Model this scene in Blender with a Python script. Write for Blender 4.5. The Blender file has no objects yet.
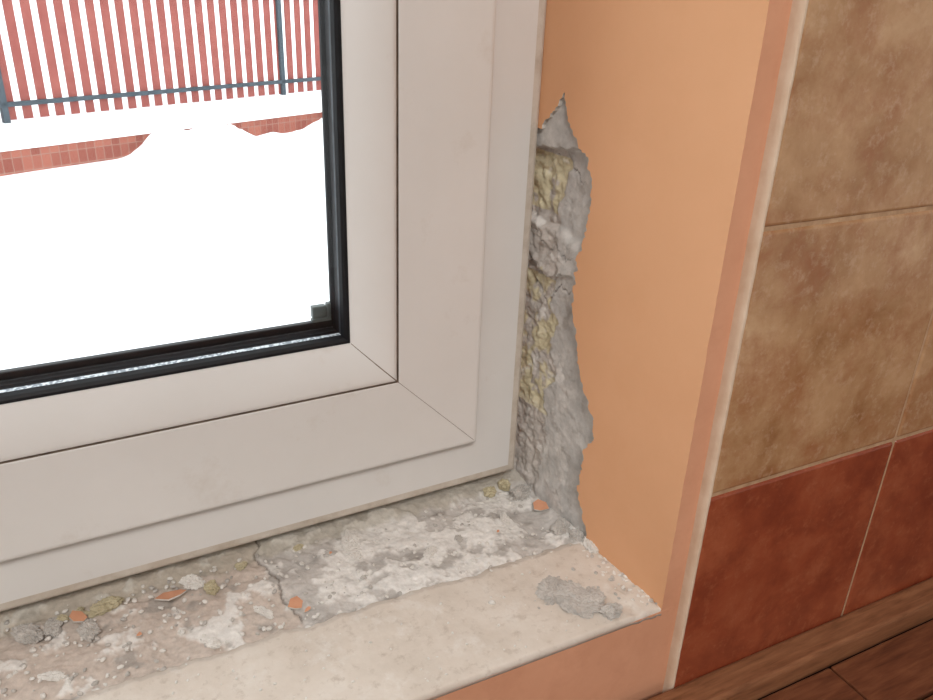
import bpy, bmesh, math, random
from mathutils import Vector, Matrix, noise
random.seed(4)
sc = bpy.context.scene
sc.view_settings.view_transform = 'Standard'
sc.view_settings.look = 'None'

def lin(c):
    r = []
    for v in c:
        v = v/255.0
        r.append(v/12.92 if v <= 0.04045 else ((v+0.055)/1.055)**2.4)
    return tuple(r)+(1.0,)

# ---------------------------------------------------------------- materials
def mat(name, stops, scale=20, detail=6, rough=0.8, bump=0.0, bscale=None, dist=0.002, spec=0.3,
        metallic=0.0, distort=0.0, stretch=(1,1,1), dirt=None, coat=0.0, dirt2=None):
    m = bpy.data.materials.new(name); m.use_nodes = True
    nt = m.node_tree; N = nt.nodes; L = nt.links
    b = N['Principled BSDF']
    b.inputs['Roughness'].default_value = rough
    b.inputs['Specular IOR Level'].default_value = spec
    b.inputs['Metallic'].default_value = metallic
    b.inputs['Coat Weight'].default_value = coat
    b.inputs['Coat Roughness'].default_value = 0.12
    tc = N.new('ShaderNodeTexCoord'); mp = N.new('ShaderNodeMapping')
    mp.inputs['Scale'].default_value = stretch
    L.new(tc.outputs['Object'], mp.inputs['Vector'])
    n = N.new('ShaderNodeTexNoise'); n.inputs['Scale'].default_value = scale
    n.inputs['Detail'].default_value = detail; n.inputs['Roughness'].default_value = 0.62
    n.inputs['Distortion'].default_value = distort
    L.new(mp.outputs[0], n.inputs['Vector'])
    cr = N.new('ShaderNodeValToRGB')
    el = cr.color_ramp.elements
    while len(el) < len(stops): el.new(0.5)
    for e, (p, c) in zip(el, stops):
        e.position = p; e.color = lin(c)
    L.new(n.outputs['Fac'], cr.inputs['Fac'])
    col = cr.outputs['Color']
    for dd in (dirt, dirt2):
        if not dd: continue
        dcol, dscale, lo, hi, amt = dd
        n2 = N.new('ShaderNodeTexNoise'); n2.inputs['Scale'].default_value = dscale
        n2.inputs['Detail'].default_value = 8; n2.inputs['Roughness'].default_value = 0.7
        L.new(tc.outputs['Object'], n2.inputs['Vector'])
        mr = N.new('ShaderNodeMapRange'); mr.inputs['From Min'].default_value = lo
        mr.inputs['From Max'].default_value = hi; mr.inputs['To Max'].default_value = amt
        L.new(n2.outputs['Fac'], mr.inputs['Value'])
        mx = N.new('ShaderNodeMix'); mx.data_type = 'RGBA'
        L.new(mr.outputs[0], mx.inputs['Factor']); L.new(col, mx.inputs['A'])
        mx.inputs['B'].default_value = lin(dcol)
        col = mx.outputs['Result']
    L.new(col, b.inputs['Base Color'])
    if bump:
        nb = N.new('ShaderNodeTexNoise'); nb.inputs['Scale'].default_value = bscale or scale*4
        nb.inputs['Detail'].default_value = 8
        L.new(mp.outputs[0], nb.inputs['Vector'])
        bp = N.new('ShaderNodeBump'); bp.inputs['Strength'].default_value = bump
        bp.inputs['Distance'].default_value = dist
        L.new(nb.outputs['Fac'], bp.inputs['Height']); L.new(bp.outputs[0], b.inputs['Normal'])
    return m

def attr_mat(name, rough=0.95, bump=0.45, bscale=300, dist=0.001, nscale=160):
    m = bpy.data.materials.new(name); m.use_nodes = True
    nt = m.node_tree; N = nt.nodes; L = nt.links
    b = N['Principled BSDF']; b.inputs['Roughness'].default_value = rough
    b.inputs['Specular IOR Level'].default_value = 0.15
    a = N.new('ShaderNodeAttribute'); a.attribute_name = 'mineral'
    tc = N.new('ShaderNodeTexCoord')
    n = N.new('ShaderNodeTexNoise'); n.inputs['Scale'].default_value = nscale
    n.inputs['Detail'].default_value = 9; n.inputs['Roughness'].default_value = 0.7
    L.new(tc.outputs['Object'], n.inputs['Vector'])
    mr = N.new('ShaderNodeMapRange'); mr.inputs['From Min'].default_value = 0.3; mr.inputs['From Max'].default_value = 0.7
    mr.inputs['To Min'].default_value = 0.84; mr.inputs['To Max'].default_value = 1.14
    L.new(n.outputs['Fac'], mr.inputs['Value'])
    mx = N.new('ShaderNodeVectorMath'); mx.operation = 'SCALE'
    L.new(a.outputs['Color'], mx.inputs[0]); L.new(mr.outputs[0], mx.inputs['Scale'])
    L.new(mx.outputs[0], b.inputs['Base Color'])
    nb = N.new('ShaderNodeTexNoise'); nb.inputs['Scale'].default_value = bscale; nb.inputs['Detail'].default_value = 8
    L.new(tc.outputs['Object'], nb.inputs['Vector'])
    bp = N.new('ShaderNodeBump'); bp.inputs['Strength'].default_value = bump; bp.inputs['Distance'].default_value = dist
    L.new(nb.outputs['Fac'], bp.inputs['Height']); L.new(bp.outputs[0], b.inputs['Normal'])
    return m

M_pvc = mat('white_pvc', [(0.3,(213,211,208)),(0.7,(223,221,219))], scale=4, rough=0.33, spec=0.45,
            dirt=((176,160,142),20,0.60,0.85,0.4), bump=0.04, bscale=200, dist=0.0004)
M_pvcd = mat('white_pvc_dusty', [(0.3,(186,174,160)),(0.7,(208,200,190))], scale=40, rough=0.6, spec=0.3,
            dirt=((150,132,112),50,0.50,0.75,0.6))
M_seam = mat('pvc_seam_dirt_shade', [(0.3,(96,82,72)),(0.7,(136,120,106))], scale=60, rough=0.8)  # dirty seam tone, also used as painted shade around the sash
M_black = mat('black_rubber_gasket', [(0.3,(12,13,16)),(0.7,(22,23,27))], scale=40, rough=0.5)
M_dspacer = mat('spacer_dark', [(0.3,(50,54,60)),(0.7,(80,84,90))], scale=100, rough=0.5)
M_alu = mat('spacer_aluminium', [(0.40,(150,156,166)),(0.60,(235,238,242))], scale=420, detail=0, rough=0.5)
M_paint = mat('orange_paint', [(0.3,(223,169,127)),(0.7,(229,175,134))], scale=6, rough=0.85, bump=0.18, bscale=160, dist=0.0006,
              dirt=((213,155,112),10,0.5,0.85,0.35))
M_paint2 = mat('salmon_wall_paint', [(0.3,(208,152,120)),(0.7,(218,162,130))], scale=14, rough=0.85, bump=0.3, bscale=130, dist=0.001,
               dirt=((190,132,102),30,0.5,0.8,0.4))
M_core = mat('plaster_core', [(0.3,(180,173,164)),(0.7,(222,217,210))], scale=120, rough=0.95, bump=0.6, bscale=400, dist=0.001)
M_sill = mat('cream_sill_plaster', [(0.3,(203,192,180)),(0.55,(214,204,193)),(0.75,(222,215,206))], scale=26, rough=0.85, bump=0.35,
             bscale=260, dist=0.0007, dirt=((168,152,138),110,0.54,0.72,0.6), dirt2=((230,227,222),38,0.56,0.72,0.6))
M_min = attr_mat('broken_mortar')
M_grout = mat('tile_grout', [(0.3,(160,126,96)),(0.7,(196,164,132))], scale=80, rough=0.9, bump=0.4, bscale=400, dist=0.001)
M_caulk = mat('white_caulk', [(0.3,(214,188,162)),(0.7,(230,210,188))], scale=50, rough=0.7)
M_tileA = mat('beige_brown_tile', [(0.30,(146,102,66)),(0.45,(174,134,96)),(0.58,(190,152,114)),(0.75,(208,174,138))], scale=16, detail=12,
              rough=0.22, spec=0.5, distort=0.2, dirt=((152,92,58),22,0.46,0.68,0.65), dirt2=((206,176,146),120,0.52,0.68,0.4), bump=0.2, bscale=30, dist=0.001, coat=0.4)
M_tileB = mat('terracotta_tile', [(0.28,(118,50,32)),(0.5,(148,72,46)),(0.75,(174,98,66))], scale=14, detail=12,
              rough=0.22, spec=0.5, distort=0.2, dirt=((102,38,24),24,0.46,0.70,0.55), dirt2=((182,112,80),120,0.54,0.7,0.35), bump=0.2, bscale=30, dist=0.001, coat=0.4)
M_wood = mat('varnished_oak', [(0.3,(112,72,48)),(0.5,(138,92,64)),(0.7,(156,108,76))], scale=26, detail=8, rough=0.45,
             stretch=(1,9,9), distort=0.4)
M_wood2 = mat('brown_wood_block', [(0.3,(88,50,34)),(0.5,(114,68,46)),(0.7,(132,84,58))], scale=22, detail=8, rough=0.4,
              stretch=(1,9,9), distort=0.4)
M_joint = mat('dark_joint', [(0.3,(36,22,18)),(0.7,(50,32,26))], scale=40, rough=0.9)
M_snow = mat('snow', [(0.3,(238,240,244)),(0.7,(250,251,253))], scale=2, rough=0.9, bump=0.3, bscale=6, dist=0.05)
M_picket = mat('red_painted_picket', [(0.3,(134,66,60)),(0.7,(152,84,76))], scale=6, rough=0.7)
M_post = mat('dark_steel', [(0.3,(48,58,66)),(0.7,(72,82,90))], scale=6, rough=0.6)
M_white = mat('ceiling_white', [(0.3,(225,224,222)),(0.7,(232,231,229))], scale=4, rough=0.9)
M_floor = mat('floor_boards', [(0.3,(130,104,84)),(0.7,(156,128,104))], scale=8, rough=0.5, stretch=(1,8,1))
M_chip = mat('orange_paint_chip', [(0.3,(206,148,116)),(0.7,(222,166,134))], scale=60, rough=0.9)
M_plast = mat('grey_green_plastic', [(0.3,(84,90,88)),(0.7,(112,116,114))], scale=60, rough=0.5)

Mb = bpy.data.materials.new('red_brick'); Mb.use_nodes = True
nt = Mb.node_tree; b = nt.nodes['Principled BSDF']; b.inputs['Roughness'].default_value = 0.9
bt = nt.nodes.new('ShaderNodeTexBrick'); tc = nt.nodes.new('ShaderNodeTexCoord')
bt.inputs['Color1'].default_value = lin((128,66,54)); bt.inputs['Color2'].default_value = lin((156,92,76))
bt.inputs['Mortar'].default_value = lin((146,112,100)); bt.inputs['Scale'].default_value = 1
bt.offset = 0.0
bt.inputs['Brick Width'].default_value = 0.09; bt.inputs['Row Height'].default_value = 0.13; bt.inputs['Mortar Size'].default_value = 0.004
nt.links.new(tc.outputs['UV'], bt.inputs['Vector']); nt.links.new(bt.outputs['Color'], b.inputs['Base Color'])

Mg = bpy.data.materials.new('window_glass'); Mg.use_nodes = True
nt = Mg.node_tree; nt.nodes.remove(nt.nodes['Principled BSDF'])
tr = nt.nodes.new('ShaderNodeBsdfTransparent'); tr.inputs[0].default_value = (0.96,0.98,0.97,1)
gl = nt.nodes.new('ShaderNodeBsdfGlossy'); gl.inputs['Roughness'].default_value = 0.02
fr = nt.nodes.new('ShaderNodeFresnel'); fr.inputs[0].default_value = 1.45
mx = nt.nodes.new('ShaderNodeMixShader')
nt.links.new(fr.outputs[0], mx.inputs[0]); nt.links.new(tr.outputs[0], mx.inputs[1]); nt.links.new(gl.outputs[0], mx.inputs[2])
nt.links.new(mx.outputs[0], nt.nodes['Material Output'].inputs['Surface'])

# ---------------------------------------------------------------- helpers
def obj(name, verts, faces, mats, midx=None, smooth=False, parent=None):
    me = bpy.data.meshes.new(name); me.from_pydata(verts, [], faces); me.update()
    for m in (mats if isinstance(mats, (list, tuple)) else [mats]): me.materials.append(m)
    if midx:
        for p, i in zip(me.polygons, midx): p.material_index = i
    if smooth:
        for p in me.polygons: p.use_smooth = True
    o = bpy.data.objects.new(name, me); sc.collection.objects.link(o)
    if parent: o.parent = parent
    return o

def empty(name):
    e = bpy.data.objects.new(name, None); sc.collection.objects.link(e); e.empty_display_size = 0.05
    return e

def box_data(x0,x1,y0,y1,z0,z1):
    v = [(x0,y0,z0),(x1,y0,z0),(x1,y1,z0),(x0,y1,z0),(x0,y0,z1),(x1,y0,z1),(x1,y1,z1),(x0,y1,z1)]
    f = [(3,2,1,0),(4,5,6,7),(0,1,5,4),(1,2,6,5),(2,3,7,6),(3,0,4,7)]
    return v, f

def boxes(name, lst, mats, midx=None, bevel=0, parent=None, seg=2):
    V=[];F=[];I=[]
    for k, bx in enumerate(lst):
        v,f = box_data(*bx); n=len(V)
        V += v; F += [tuple(i+n for i in q) for q in f]
        I += [(midx[k] if midx else 0)]*6
    o = obj(name, V, F, mats, I, parent=parent)
    if bevel:
        m = o.modifiers.new('bevel','BEVEL'); m.width = bevel; m.segments = seg; m.limit_method='ANGLE'
    return o

def fbm(p, s, o=5):
    return noise.fractal(Vector(p)*s, 0.9, 2.0, o)
def sm(a,b_,x):
    t=max(0,min(1,(x-a)/(b_-a))); return t*t*(3-2*t)

# ---------------------------------------------------------------- room shell
FL = -0.95; CE = 1.65
boxes('wall_back', [(0.030,1.7,-0.195,0.15,FL,CE), (-2.2,0.030,-0.17,0.15,FL,-0.034), (-2.2,0.0305,-0.1953,-0.17,FL,-0.0148),
                    (-2.2,0.030,-0.195,0.15,1.36,CE), (-2.2,-1.51,-0.195,0.15,-0.034,1.36)], M_paint2)
boxes('wall_left', [(-2.3,-2.2,-3.2,0.15,FL,CE)], M_white)
boxes('wall_right', [(1.7,1.8,-3.2,0.15,FL,CE)], M_white)
boxes('wall_front', [(-2.2,1.7,-3.3,-3.2,FL,CE)], M_white)
boxes('ceiling', [(-2.3,1.8,-3.3,0.15,CE,CE+0.1)], M_white)
boxes('floor', [(-2.3,1.8,-3.3,0.15,FL-0.1,FL)], M_floor)

# ---------------------------------------------------------------- reveal with hole in the plaster
reveal = empty('window_reveal')
def jag(pts, amp, step):
    out=[]
    for a,b_ in zip(pts[:-1], pts[1:]):
        a=Vector(a); b2=Vector(b_); n=max(1,int((b2-a).length/step))
        d=(b2-a).normalized(); nn=Vector((-d.y,d.x))
        for i in range(n):
            p=a.lerp(b2,i/n)
            q = noise.fractal(Vector((p.x*160,p.y*160,3.3)),0.8,2.0,4)
            out.append(tuple(p+nn*q*amp))
    out.append(tuple(pts[-1])); return out
hole = [(-0.001,0.316),(-0.008,0.324),(-0.018,0.331),(-0.0277,0.346),(-0.031,0.335),(-0.038,0.322),(-0.046,0.312),(-0.060,0.303),
        (-0.066,0.290),(-0.069,0.274),(-0.066,0.250),(-0.060,0.228),(-0.0585,0.200),(-0.060,0.182),(-0.067,0.162),(-0.074,0.140),
        (-0.084,0.120),(-0.098,0.104),(-0.101,0.088),(-0.091,0.072),(-0.090,0.050),(-0.088,0.030),(-0.096,0.014),(-0.104,-0.002),(-0.104,-0.033)]
hj = jag(hole, 0.0028, 0.0012)
corner=[(-0.1705,-0.033),(-0.1705,-0.0146)]
for i in range(0,281):
    z=-0.0146+i*(1.36+0.0146)/280
    corner.append((-0.1952+0.0007*max(0,noise.fractal(Vector((1,2,z*45)),0.8,2,4)+0.1)*sm(0,0.02,z+0.01),z))
outl = [(0.02,1.36),(0.02,0.316)] + hj + corner
def revx(y): return -y*0.018/0.195
n=len(outl); nc=n-len(corner)
V=[(revx(y),y,z) for y,z in outl]+[(0.0305,y if i<nc+2 else -0.1952,z) for i,(y,z) in enumerate(outl)]
F=[tuple(range(n)), tuple(range(2*n-1,n-1,-1))]; I=[0,1]
for i in range(n):
    j=(i+1)%n; F.append((i,i+n,j+n,j)); I.append(1 if i<nc else 2)
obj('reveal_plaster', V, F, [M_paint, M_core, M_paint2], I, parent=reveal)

mortar = reveal
def grid(name, nu, nv, fn, parent=None, material=None):
    V=[];C=[];F=[]
    for i in range(nu+1):
        for j in range(nv+1):
            p,c = fn(i/nu, j/nv); V.append(p); C.append(c)
    for i in range(nu):
        for j in range(nv):
            a=i*(nv+1)+j; F.append((a,a+nv+1,a+nv+2,a+1))
    o=obj(name,V,F,material or M_min,smooth=True,parent=parent)
    at=o.data.color_attributes.new('mineral','FLOAT_COLOR','POINT')
    for k,c in enumerate(C): at.data[k].color=c
    return o
def mixc(a,b_,t):
    t=max(0,min(1,t)); return tuple(a[i]*(1-t)+b_[i]*t for i in range(4))
G1=lin((188,186,183)); G2=lin((207,204,200)); G3=lin((162,156,150)); FO=lin((222,214,182)); FO2=lin((204,194,160)); WH=lin((234,232,228)); PK=lin((205,190,178))
def back(u,v):
    y=0.02-0.130*u; z=-0.03+0.385*v
    w=noise.fractal(Vector((y*30,z*30,7)),0.9,2,4)
    d = 0.0030
    ledge = 0.302+0.006*w -0.05*(y+0.03)
    step1 = 1-sm(ledge-0.0015,ledge+0.0015,z)
    d += 0.0055*step1
    l2 = 0.205+0.010*w
    d -= 0.0045*(sm(l2-0.0015,l2,z)*(1-sm(l2+0.03,l2+0.04,z)))
    foam_edge = -0.026-0.016*noise.fractal(Vector((z*30,1,1)),0.9,2,4)
    strip = sm(foam_edge-0.002,foam_edge+0.002,y)*step1
    low = sm(0.045,0.085,z)
    zone = 0.55 if 0.250<z<0.296 else (0.16 if 0.07<z<0.195 else -0.6)
    foamy = strip*sm(-0.08,0.18,noise.fractal(Vector((y*60,z*45,4)),0.9,2,3)+zone)*low
    roughA = 0.0008+0.0014*strip
    d += roughA*fbm((y,z,1),90)*step1
    cav = noise.noise(Vector((y*130,z*130,9)))
    d += strip*(0.0022*max(0,cav)+0.0015)
    fis=0
    for zc,wd in ((0.287,0.0008),(0.226,0.0006),(0.190,0.0009)):
        q=abs(z-zc-0.016*noise.fractal(Vector((y*30,zc*99,2)),0.7,2,5))
        wv=wd*(1.0+1.2*noise.noise(Vector((y*90,zc*50,5))))
        fis=max(fis,1-sm(0.0002,max(0.0004,wv),q))
    fis*=sm(-0.055,-0.04,y)*step1*(1-foamy*0.8)
    d += 0.0015*fis
    d -= 0.004*(1-sm(-0.02,0.03,z))
    x = revx(y)+d
    c=mixc(G1,G2,0.5+1.0*noise.fractal(Vector((y*50,z*50,2)),0.9,2,4))
    c=mixc(c,G3,0.7*sm(0.25,0.7,-fbm((y,z,5),60)))
    c=mixc(c,mixc(G3,PK,0.6),strip*0.4)
    fc=mixc(FO,FO2,0.5+fbm((y,z,8),80))
    c=mixc(c,fc,foamy*0.85)
    c=mixc(c,WH,0.6*sm(0.35,0.6,fbm((y,z,13),40)))
    c=mixc(c,lin((92,84,76)),fis*0.6)
    return (x,y,z),c
grid('mortar_in_reveal',170,500,back,mortar)

def bed(u,v):
    x=-0.62+0.645*u; y=0.03-0.145*v
    z=-0.0160+0.0024*fbm((x,y,1),30)+0.0008*fbm((x,y,4),120)
    z+=0.0045*sm(-0.012,0.004,y)
    z+=0.004*sm(-0.02,0.02,x)
    gx=-0.2385+0.006*noise.fractal(Vector((y*40,0,0)),0.8,2,4)-0.12*(y+0.04)
    g=(1-sm(0.0002,0.0012+0.0008*noise.noise(Vector((y*80,4,4))),abs(x-gx)))*sm(-0.095,-0.085,y)
    z-=0.002*g
    nz=fbm((x,y,11),22)
    c=mixc(G1,G2,0.5+nz)
    L_=1-sm(gx-0.002,gx+0.002,x)
    c=mixc(c,PK,0.65*L_+0.15)
    z-=0.0014*L_
    wp=sm(0.0,0.25,fbm((x,y,21),26)+0.6*math.exp(-((x+0.14)/0.08)**2-((y+0.05)/0.05)**2)-0.08+0.22*fbm((x,y,22),130))
    c=mixc(c,WH,wp*0.85); z+=0.0012*wp
    c=mixc(c,G3,0.7*sm(0.25,0.65,-fbm((x,y,31),45)))
    fo=sm(-0.008,0.0,y+0.006*fbm((x,0,1),60)-x*0.031)
    c=mixc(c,mixc(FO2,G3,0.7),fo*0.6)
    c=mixc(c,lin((104,92,82)),g*0.7)
    return (x,y,z),c
grid('mortar_bed',680,150,bed,mortar)
boxes('mortar_base',[(-1.509,0.029,-0.11,0.13,-0.0339,-0.0225)],M_core,parent=mortar)

# ---------------------------------------------------------------- sill
def sillf(u,v):
    x=-1.51+1.5283*u
    yb=-0.099+0.004*fbm((x,0,2),25)+0.0024*fbm((x,0,5),90)
    if v<0.04: y=yb; z=-0.020
    elif v>0.97: y=-0.1957; z=-0.0165
    else:
        t=(v-0.04)/0.93; y=yb+(-0.1957-yb)*t
        z=-0.0105
        db=abs(y-yb); df=abs(y+0.1957)
        z-=0.003*(1-sm(0,0.008,db)); z-=0.0016*(1-sm(0,0.0025,df+0.0006*fbm((x,0,9),120)))
        z+=0.0006*fbm((x,y,3),40)
    k=sm(0.0,0.3,fbm((x,y,9),60)+0.25)*sm(-0.02,0.005,x)*sm(-0.14,-0.17,y)
    z-=0.0018*k
    return (x,y,z),(1,1,1,1)
sill=grid('window_sill',800,70,sillf,None,M_sill)

# ---------------------------------------------------------------- window
win = empty('window_1')
XL=-1.5; ZT=1.35
def sweep(name, prof, material, midx=None, smooth=False, sides=(0,1,2,3)):
    V=[];F=[];I=[]
    for o_,y in prof:
        V += [(XL+o_,y,o_),(-o_,y,o_),(-o_,y,ZT-o_),(XL+o_,y,ZT-o_)]
    for k in range(len(prof)-1):
        for c in sides:
            d=(c+1)%4; F.append((4*k+c,4*k+d,4*k+4+d,4*k+4+c)); I.append(midx[k] if midx else 0)
    return obj(name,V,F,material,I,parent=win,smooth=smooth)
sweep('fixed_frame',[(0.0,0.07),(0.0,0.003),(0.0008,0.001),(0.003,0.0),(0.008,0.0),(0.0475,0.0),(0.0475,0.07)],[M_pvc,M_pvcd],[1,1,1,1,0,0])
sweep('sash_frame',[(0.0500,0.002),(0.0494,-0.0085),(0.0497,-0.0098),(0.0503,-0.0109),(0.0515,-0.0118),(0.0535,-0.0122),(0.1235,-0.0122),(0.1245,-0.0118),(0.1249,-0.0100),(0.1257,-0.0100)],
      [M_pvc,M_seam],[1,1,1,0,0,0,0,1,1])  # outer sash edge coloured dark: dirt plus painted shade line
sweep('sash_gap_painted_shade',[(0.0470,0.0006),(0.0502,0.0006)],M_seam)  # dark strip, shade painted between frame and sash
bead=[(0.1257,-0.0100),(0.1260,-0.0116),(0.1270,-0.0124)]
for i in range(1,13):
    t=i/12; bead.append((0.1270+0.0303*t, -0.0124+0.0180*(t**1.6)))
bead.append((0.1582,0.0085))
sweep('glazing_bead',bead,[M_pvc,M_seam],[1]+[0]*(len(bead)-2),smooth=True)
sweep('inner_gasket',[(0.1573,0.0080),(0.1578,0.0058),(0.1598,0.0060),(0.1618,0.0080),(0.1632,0.0112)],M_black)
sweep('glass_edge_black',[(0.1560,0.0118),(0.1618,0.0118),(0.1622,0.0140)],M_black)
sweep('spacer_side',[(0.1622,0.0150),(0.1625,0.0170)],M_dspacer,sides=(1,2,3))
sweep('spacer_side_lip',[(0.1622,0.0140),(0.1622,0.0150)],M_black,sides=(1,2,3))
sweep('spacer_bottom',[(0.1622,0.0140),(0.1626,0.0175)],M_alu,sides=(0,))
sweep('outer_gasket',[(0.1625,0.0170),(0.1630,0.0225),(0.1655,0.0250),(0.1660,0.0270),(0.155,0.045),(0.12,0.07)],M_black)
boxes('outer_bottom_gasket',[(XL+0.16,-0.160,0.0252,0.031,0.158,0.1712)],M_black,bevel=0.001,parent=win)
V=[];F=[]
for yy in (0.0112,0.0235):
    n=len(V); V+=[(XL+0.157,yy,0.157),(-0.157,yy,0.157),(-0.157,yy,ZT-0.157),(XL+0.157,yy,ZT-0.157)]; F.append((n,n+1,n+2,n+3))
obj('glass_pane',V,F,Mg,parent=win)
def mitre(cx,cz,sx,sz):
    pts=[(0.0535,-0.0122)]+[(0.1235,-0.0122)]+bead[2:-1]
    V=[];F=[]
    for k,(o_,y) in enumerate(pts):
        w=0.00012 if k<2 else 0.0003
        for s in (-1,1):
            V.append((cx+sx*(o_)+s*w*sx, y-0.00018, cz+sz*o_-s*w*sz))
    for k in range(len(pts)-1): F.append((2*k,2*k+1,2*k+3,2*k+2))
    return V,F
V=[];F=[]
for a in [(0,0,-1,1),(XL,0,1,1),(0,ZT,-1,-1),(XL,ZT,1,-1)]:
    v,f=mitre(*a); n=len(V); V+=v; F+=[tuple(i+n for i in q) for q in f]
obj('mitre_seams',V,F,M_seam,parent=win)
boxes('corner_clip',[(-0.181,-0.1640,0.0255,0.031,0.1700,0.1735),(-0.1685,-0.1640,0.0255,0.031,0.1735,0.1850),(-0.180,-0.1685,0.0270,0.033,0.1735,0.183)],M_plast,bevel=0.0008,parent=win)
win.rotation_euler=(0,0,math.radians(1.8))

# ---------------------------------------------------------------- tiles
tiles=empty('wall_tiles')
TX0=0.0373; PX=0.1968; PZ=0.195; Z0=0.090
A=[];B=[]
for c in range(8):
    for r in range(-2,5):
        x0=TX0+c*PX; z0=Z0+r*PZ
        j=random.uniform(-0.0004,0.0004)
        bx=(x0+(0 if c==0 else 0.0013),x0+PX-0.0013,-0.2035+j,-0.1945,z0+0.0013,z0+PZ-0.0013)
        (B if r<0 else A).append(bx)
boxes('beige_tiles',A,M_tileA,bevel=0.0025,parent=tiles,seg=3)
boxes('terracotta_tiles',B,M_tileB,bevel=0.0025,parent=tiles,seg=3)
boxes('grout',[(TX0+0.002,1.62,-0.2022,-0.1948,Z0-2*PZ,Z0+5*PZ)],M_grout,parent=tiles)
V=[];F=[];nz=400
for i in range(nz+1):
    z=Z0-2*PZ+i*(7*PZ)/nz
    w=0.0022+0.0005*fbm((0,0,z),30); h=0.0078+0.0003*fbm((2,0,z),60)
    for (dx,dy) in [(-w,0.0),(-w*0.8,-h*0.45),(-w*0.4,-h*0.9),(0.0008,-h-0.0006),(0.0012,-h+0.002)]:
        V.append((TX0+dx,-0.1950+dy,z))
for i in range(nz):
    for k in range(4):
        a=i*5+k; F.append((a,a+1,a+6,a+5))
obj('caulk_bead',V,F,M_caulk,smooth=True,parent=tiles)

# ---------------------------------------------------------------- worktop
wt=empty('kitchen_worktop')
boxes('back_batten',[(-2.15,1.65,-0.229,-0.2038,-0.118,-0.093)],M_wood,bevel=0.003,parent=wt)
L=[]
y=-0.2305; row=0
while y>-0.80:
    x=0.19-0.24*10-(0 if row%2==0 else 0.12)
    while x<1.65:
        a=max(x,-2.15)+0.001; b2=min(x+0.24,1.65)-0.001
        if b2>a: L.append((a,b2,y-0.056,y-0.001,-0.140,-0.112))
        x+=0.24
    y-=0.058; row+=1
boxes('wood_blocks',L,M_wood2,bevel=0.0014,parent=wt)
boxes('worktop_core',[(-2.15,1.65,-0.818,-0.204,-0.15,-0.118)],M_joint,parent=wt)
boxes('base_cabinet',[(-2.15,1.65,-0.80,-0.204,FL+0.1,-0.15),(-2.15,1.65,-0.75,-0.204,FL,FL+0.1)],M_white,parent=wt)

# ---------------------------------------------------------------- debris
def rocks(name, lst, material, parent=None):
    bm=bmesh.new()
    for (x,y,z,sx,sy,sz,seed) in lst:
        big = sx>0.004
        r=bmesh.ops.create_icosphere(bm,subdivisions=(5 if sx>0.007 else 4) if big else 2,radius=1.0)
        rz=Matrix.Rotation(seed*1.7,3,'Z')
        for v in r['verts']:
            p=v.co.copy(); k=1+0.30*noise.fractal(p*1.2+Vector((seed*7,0,0)),0.9,2,3)
            if big: k+=0.22*noise.fractal(p*3.5+Vector((0,seed*3,0)),0.6,2,5)
            p=p*k; p.z=max(p.z,-0.55)
            q=rz@Vector((p.x*sx,p.y*sy,p.z*sz)); v.co=q+Vector((x,y,z+0.55*sz))
    me=bpy.data.meshes.new(name); bm.to_mesh(me); bm.free(); me.materials.append(material)
    o=bpy.data.objects.new(name,me); sc.collection.objects.link(o)
    if parent:o.parent=parent
    return o
M_rockg=mat('grey_mortar_lump',[(0.3,(172,168,163)),(0.7,(204,199,193))],scale=90,rough=0.95,bump=0.7,bscale=350,dist=0.002)
M_rockw=mat('white_plaster_lump',[(0.3,(212,208,202)),(0.7,(234,231,226))],scale=90,rough=0.95,bump=0.7,bscale=350,dist=0.002)
M_foam=mat('pu_foam',[(0.3,(172,162,134)),(0.7,(208,198,168))],scale=110,rough=0.95,bump=0.9,bscale=260,dist=0.003)
deb=empty('mortar_debris')
g=[(-0.039,-0.157,-0.0112,0.020,0.014,0.0030,1),(-0.050,-0.145,-0.0112,0.014,0.010,0.0024,8),(-0.028,-0.168,-0.0112,0.014,0.009,0.0030,17),(-0.021,-0.184,-0.0112,0.008,0.0065,0.0048,2),
   (-0.372,-0.040,-0.016,0.009,0.006,0.004,3),(-0.41,-0.026,-0.016,0.012,0.007,0.004,5),
   (0.004,-0.078,-0.017,0.010,0.008,0.006,6),(-0.004,-0.020,-0.017,0.008,0.010,0.008,16),(0.008,-0.095,-0.015,0.007,0.007,0.005,18)]
w=[(-0.297,-0.018,-0.016,0.009,0.006,0.005,7),(-0.098,-0.138,-0.011,0.003,0.002,0.002,9),(-0.17,-0.02,-0.016,0.012,0.007,0.004,10),(0.010,-0.112,-0.0115,0.005,0.010,0.004,11)]
f=[(-0.285,-0.032,-0.016,0.006,0.005,0.005,12),(-0.030,-0.007,-0.015,0.006,0.005,0.005,13),(-0.014,-0.006,-0.013,0.006,0.005,0.006,14),(-0.36,-0.018,-0.017,0.012,0.006,0.004,15)]
for i in range(10):
    x=random.uniform(-0.46,-0.2); f.append((x,random.uniform(-0.010,-0.001)+x*0.031,-0.0155,random.uniform(0.002,0.005),0.003,0.002,300+i))
for i in range(16):
    x=random.uniform(-0.5,0.0); (w if i%4 else g).append((x,random.uniform(-0.09,-0.015),-0.0165,random.uniform(0.0042,0.009),random.uniform(0.003,0.006),random.uniform(0.002,0.0035),340+i))
for i in range(560):
    x=random.uniform(-0.5,0.012); y=random.uniform(-0.1,-0.004); s=random.uniform(0.0005,0.0018)
    (g if random.random()<0.35 else w).append((x,y,-0.0158,s*1.4,s,s*0.8,20+i))
for i in range(110):
    x=random.uniform(-0.4,0.012); y=random.uniform(-0.19,-0.1); s=random.uniform(0.0003,0.0010)
    w.append((x,y,-0.0107,s*1.4,s,s*0.8,540+i))
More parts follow.
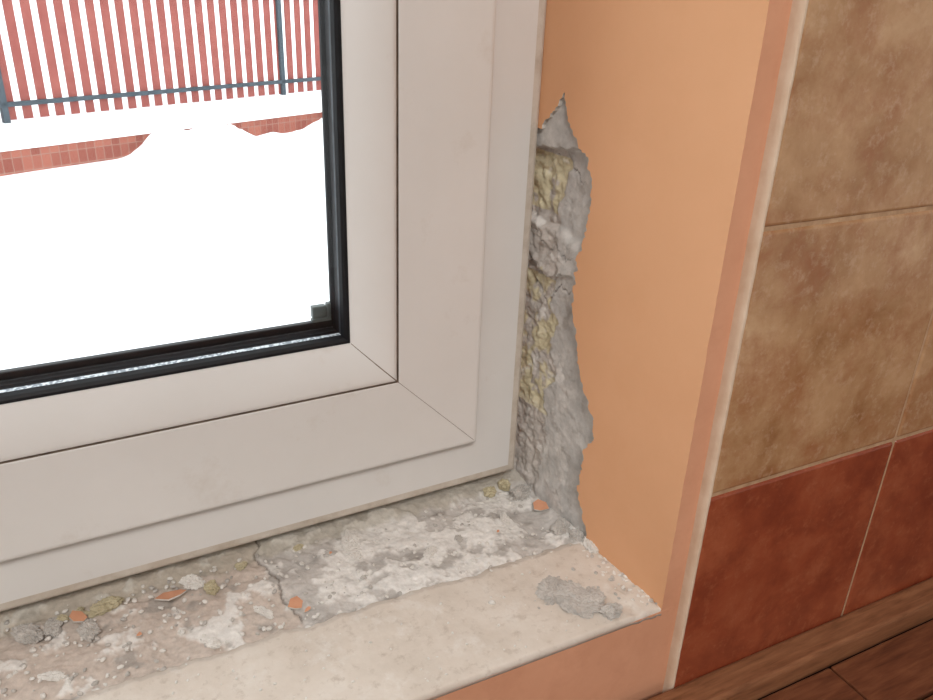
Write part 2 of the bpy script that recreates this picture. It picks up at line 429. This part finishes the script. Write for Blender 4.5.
for i in range(80):
    y=random.uniform(-0.19,-0.1); x=revx(y)-abs(random.gauss(0,0.006)); s=random.uniform(0.0004,0.0016)
    (g if random.random()<0.3 else w).append((x,y,-0.0112,s*1.6,s,s*0.6,640+i))
for i in range(40):
    x=random.gauss(-0.036,0.016); y=random.gauss(-0.160,0.012); s=random.uniform(0.0005,0.0016)
    g.append((x,max(y,-0.19),-0.0110,s*1.4,s,s*0.8,740+i))
rocks('grey_lumps',g,M_rockg,deb); rocks('white_lumps',w,M_rockw,deb); rocks('foam_lumps',f,M_foam,deb)
V=[];F=[];I=[]
for (x,y,z,s,a,tilt) in [(-0.0015,-0.049,-0.008,0.0095,0.3,0.3),(-0.232,-0.077,-0.011,0.0080,1.2,0.25),(-0.3775,-0.026,-0.010,0.0090,2.0,0.2),
                        (-0.313,-0.030,-0.010,0.011,0.0,-0.3),(-0.225,-0.085,-0.012,0.0035,0.6,0.1),(-0.05,-0.06,-0.013,0.002,0.6,0.1),
                        (-0.34,-0.06,-0.012,0.0025,0.6,0.1),(-0.19,-0.03,-0.012,0.0022,0.9,0.1)]:
    n=len(V); k=6; R=Matrix.Rotation(a,3,'Z')@Matrix.Rotation(tilt,3,'X')
    ring=[Vector((math.cos(i*2*math.pi/k)*s*random.uniform(0.6,1.25),math.sin(i*2*math.pi/k)*s*0.7*random.uniform(0.6,1.25),0)) for i in range(k)]
    for h in (0,-0.0011):
        for p in ring: V.append(tuple(R@(p+Vector((0,0,h)))+Vector((x,y,z))))
    F.append(tuple(range(n,n+k))); I.append(0); F.append(tuple(range(n+2*k-1,n+k-1,-1))); I.append(1)
    for i in range(k): F.append((n+i,n+k+i,n+k+(i+1)%k,n+(i+1)%k)); I.append(1)
obj('paint_chips',V,F,[M_chip,M_core],I,parent=deb)

# ---------------------------------------------------------------- outdoors
GZ=0.4139-1.8
D=Vector((0.9025,0.4307,0)); Nn=Vector((-0.4307,0.9025,0)); F0=Vector((-0.862,7.96,GZ))
def W(s,t,h): return F0+D*s+Nn*t+Vector((0,0,h))
snow=empty('snow_ground')
def snowf(u,v):
    s=-14+40*u; t=-9.5+9.45*v
    h=0.045+0.006*fbm((s,t,0),0.5)
    for (ms,mt,mh,rw,rt) in [(1.48,-0.33,0.24,0.20,0.28),(1.72,-0.38,0.20,0.26,0.30),(2.12,-0.36,0.26,0.24,0.28),(2.42,-0.35,0.12,0.2,0.28),
                             (2.9,-0.35,0.09,0.5,0.28),(3.95,-0.30,0.22,0.26,0.26),(3.6,-0.35,0.08,0.3,0.26),(5.6,-0.6,0.40,0.9,0.6),(8,-0.7,0.4,1,0.6)]:
        h+=mh*math.exp(-(abs((s-ms)/rw))**2.6-((t-mt)/rt)**2)*(1+0.35*fbm((s,t,3),4.5))
    return tuple(W(s,t,h)),(1,1,1,1)
def snow2(u,v):
    p,c=snowf(u,v); p=list(p); p[1]=max(p[1],0.152); return tuple(p),c
grid('snow_yard',700,190,snow2,snow,M_snow)
def terr(u,v):
    s=-14+60*u; t=0.23+40*v**2
    h=0.27+0.10*sm(0.2,0.5,t)+0.03*fbm((s,t,7),1.2)
    if v==0: h=0.20
    return tuple(W(s,t,h)),(1,1,1,1)
grid('snow_bank',200,100,terr,snow,M_snow)
def cap(u,v):
    s=-14+40*u; t=-0.04+0.28*v
    h=0.258+0.05*math.sin(math.pi*min(1,v*0.9+0.08))+0.008*fbm((s,t,17),2)
    if v==0: h=0.260
    return tuple(W(s,t,h)),(1,1,1,1)
grid('snow_cap',300,8,cap,snow,M_snow)
V=[tuple(W(-14,-0.03,-0.2)),tuple(W(26,-0.03,-0.2)),tuple(W(26,-0.03,0.265)),tuple(W(-14,-0.03,0.265)),
   tuple(W(-14,0.22,-0.2)),tuple(W(26,0.22,-0.2)),tuple(W(26,0.22,0.265)),tuple(W(-14,0.22,0.265))]
bw=obj('brick_garden_edging',V,[(0,1,2,3),(3,2,6,7),(5,4,7,6),(1,5,6,2),(4,0,3,7)],Mb)
uv=bw.data.uv_layers.new(name='UVMap')
for p in bw.data.polygons:
    for li in p.loop_indices:
        vi=bw.data.loops[li].vertex_index; k=vi%4
        uv.data[li].uv=((0 if k in(0,3) else 40),(0 if k in(0,1) else 0.465)+(0.2 if vi>3 and p.index==1 else 0))
fence=empty('picket_fence')
def obox(s0,s1,t0,t1,h0,h1,point=False):
    v=[W(s0,t0,h0),W(s1,t0,h0),W(s1,t1,h0),W(s0,t1,h0),W(s0,t0,h1),W(s1,t0,h1),W(s1,t1,h1),W(s0,t1,h1)]
    f=[(3,2,1,0),(4,5,6,7),(0,1,5,4),(1,2,6,5),(2,3,7,6),(3,0,4,7)]
    v=[tuple(q) for q in v]
    if point:
        v[4]=tuple(W(s0,t0,h1-0.04));v[7]=tuple(W(s0,t1,h1-0.04));v[5]=tuple(W(s1,t0,h1-0.04));v[6]=tuple(W(s1,t1,h1-0.04))
        m=(s0+s1)/2; v+= [tuple(W(m,t0,h1)),tuple(W(m,t1,h1))]
        f=[(3,2,1,0),(4,8,9,7),(8,5,6,9),(0,1,5,8,4),(1,2,6,5),(2,3,7,9,6),(3,0,4,7)]
    return v,f
def group(name,lst,m,parent,bevel=0):
    V=[];F=[]
    for a in lst:
        v,f=obox(*a); n=len(V); V+=v; F+=[tuple(i+n for i in q) for q in f]
    return obj(name,V,F,m,parent=parent)
group('pickets',[(s*0.168-6,s*0.168-6+0.092,0.88,0.90,0.38,1.75,True) for s in range(150)],M_picket,fence)
group('rails',[(-6,19,0.84,0.88,0.515,0.56),(-6,19,0.84,0.88,1.56,1.60)],M_post,fence)
group('posts',[(k*3.6+0.50-3.6,k*3.6+0.56-3.6,0.84,0.90,0.2,1.8) for k in range(7)],M_post,fence)

# ---------------------------------------------------------------- light
w_=bpy.data.worlds.new('overcast'); sc.world=w_; w_.use_nodes=True
bg=w_.node_tree.nodes['Background']; bg.inputs[0].default_value=(0.92,0.96,1.0,1); bg.inputs[1].default_value=2.8
room_fill=empty('added_ceiling_fill')  # unseen ceiling panel and area light, added to brighten the room
boxes('added_fill_panel',[(-1.0,-0.2,-2.0,-1.2,CE-0.04,CE)],M_white,parent=room_fill)
ld=bpy.data.lights.new('added_fill_light','AREA'); ld.shape='SQUARE'; ld.size=0.6; ld.energy=37; ld.color=(1.0,0.968,0.93)
lo=bpy.data.objects.new('added_fill_light',ld); lo.location=(-0.6,-1.6,CE-0.05); sc.collection.objects.link(lo); lo.parent=room_fill

# ---------------------------------------------------------------- camera
Dx=Vector((0.8938,0.1583,-0.4196)).normalized(); Dz=Vector((0.0349,0.9081,0.4173)); Dz=(Dz-Dx*Dz.dot(Dx)).normalized(); Dy=Dz.cross(Dx)
R=Matrix((Dx,Dy,Dz))
cam=bpy.data.cameras.new('camera'); co=bpy.data.objects.new('camera',cam); sc.collection.objects.link(co)
cam.sensor_width=36; cam.lens=36*795/933; cam.clip_start=0.02; cam.clip_end=200
M4=R.to_4x4(); M4.translation=Vector((-0.3373,-0.54,0.4139)); co.matrix_world=M4
sc.camera=co
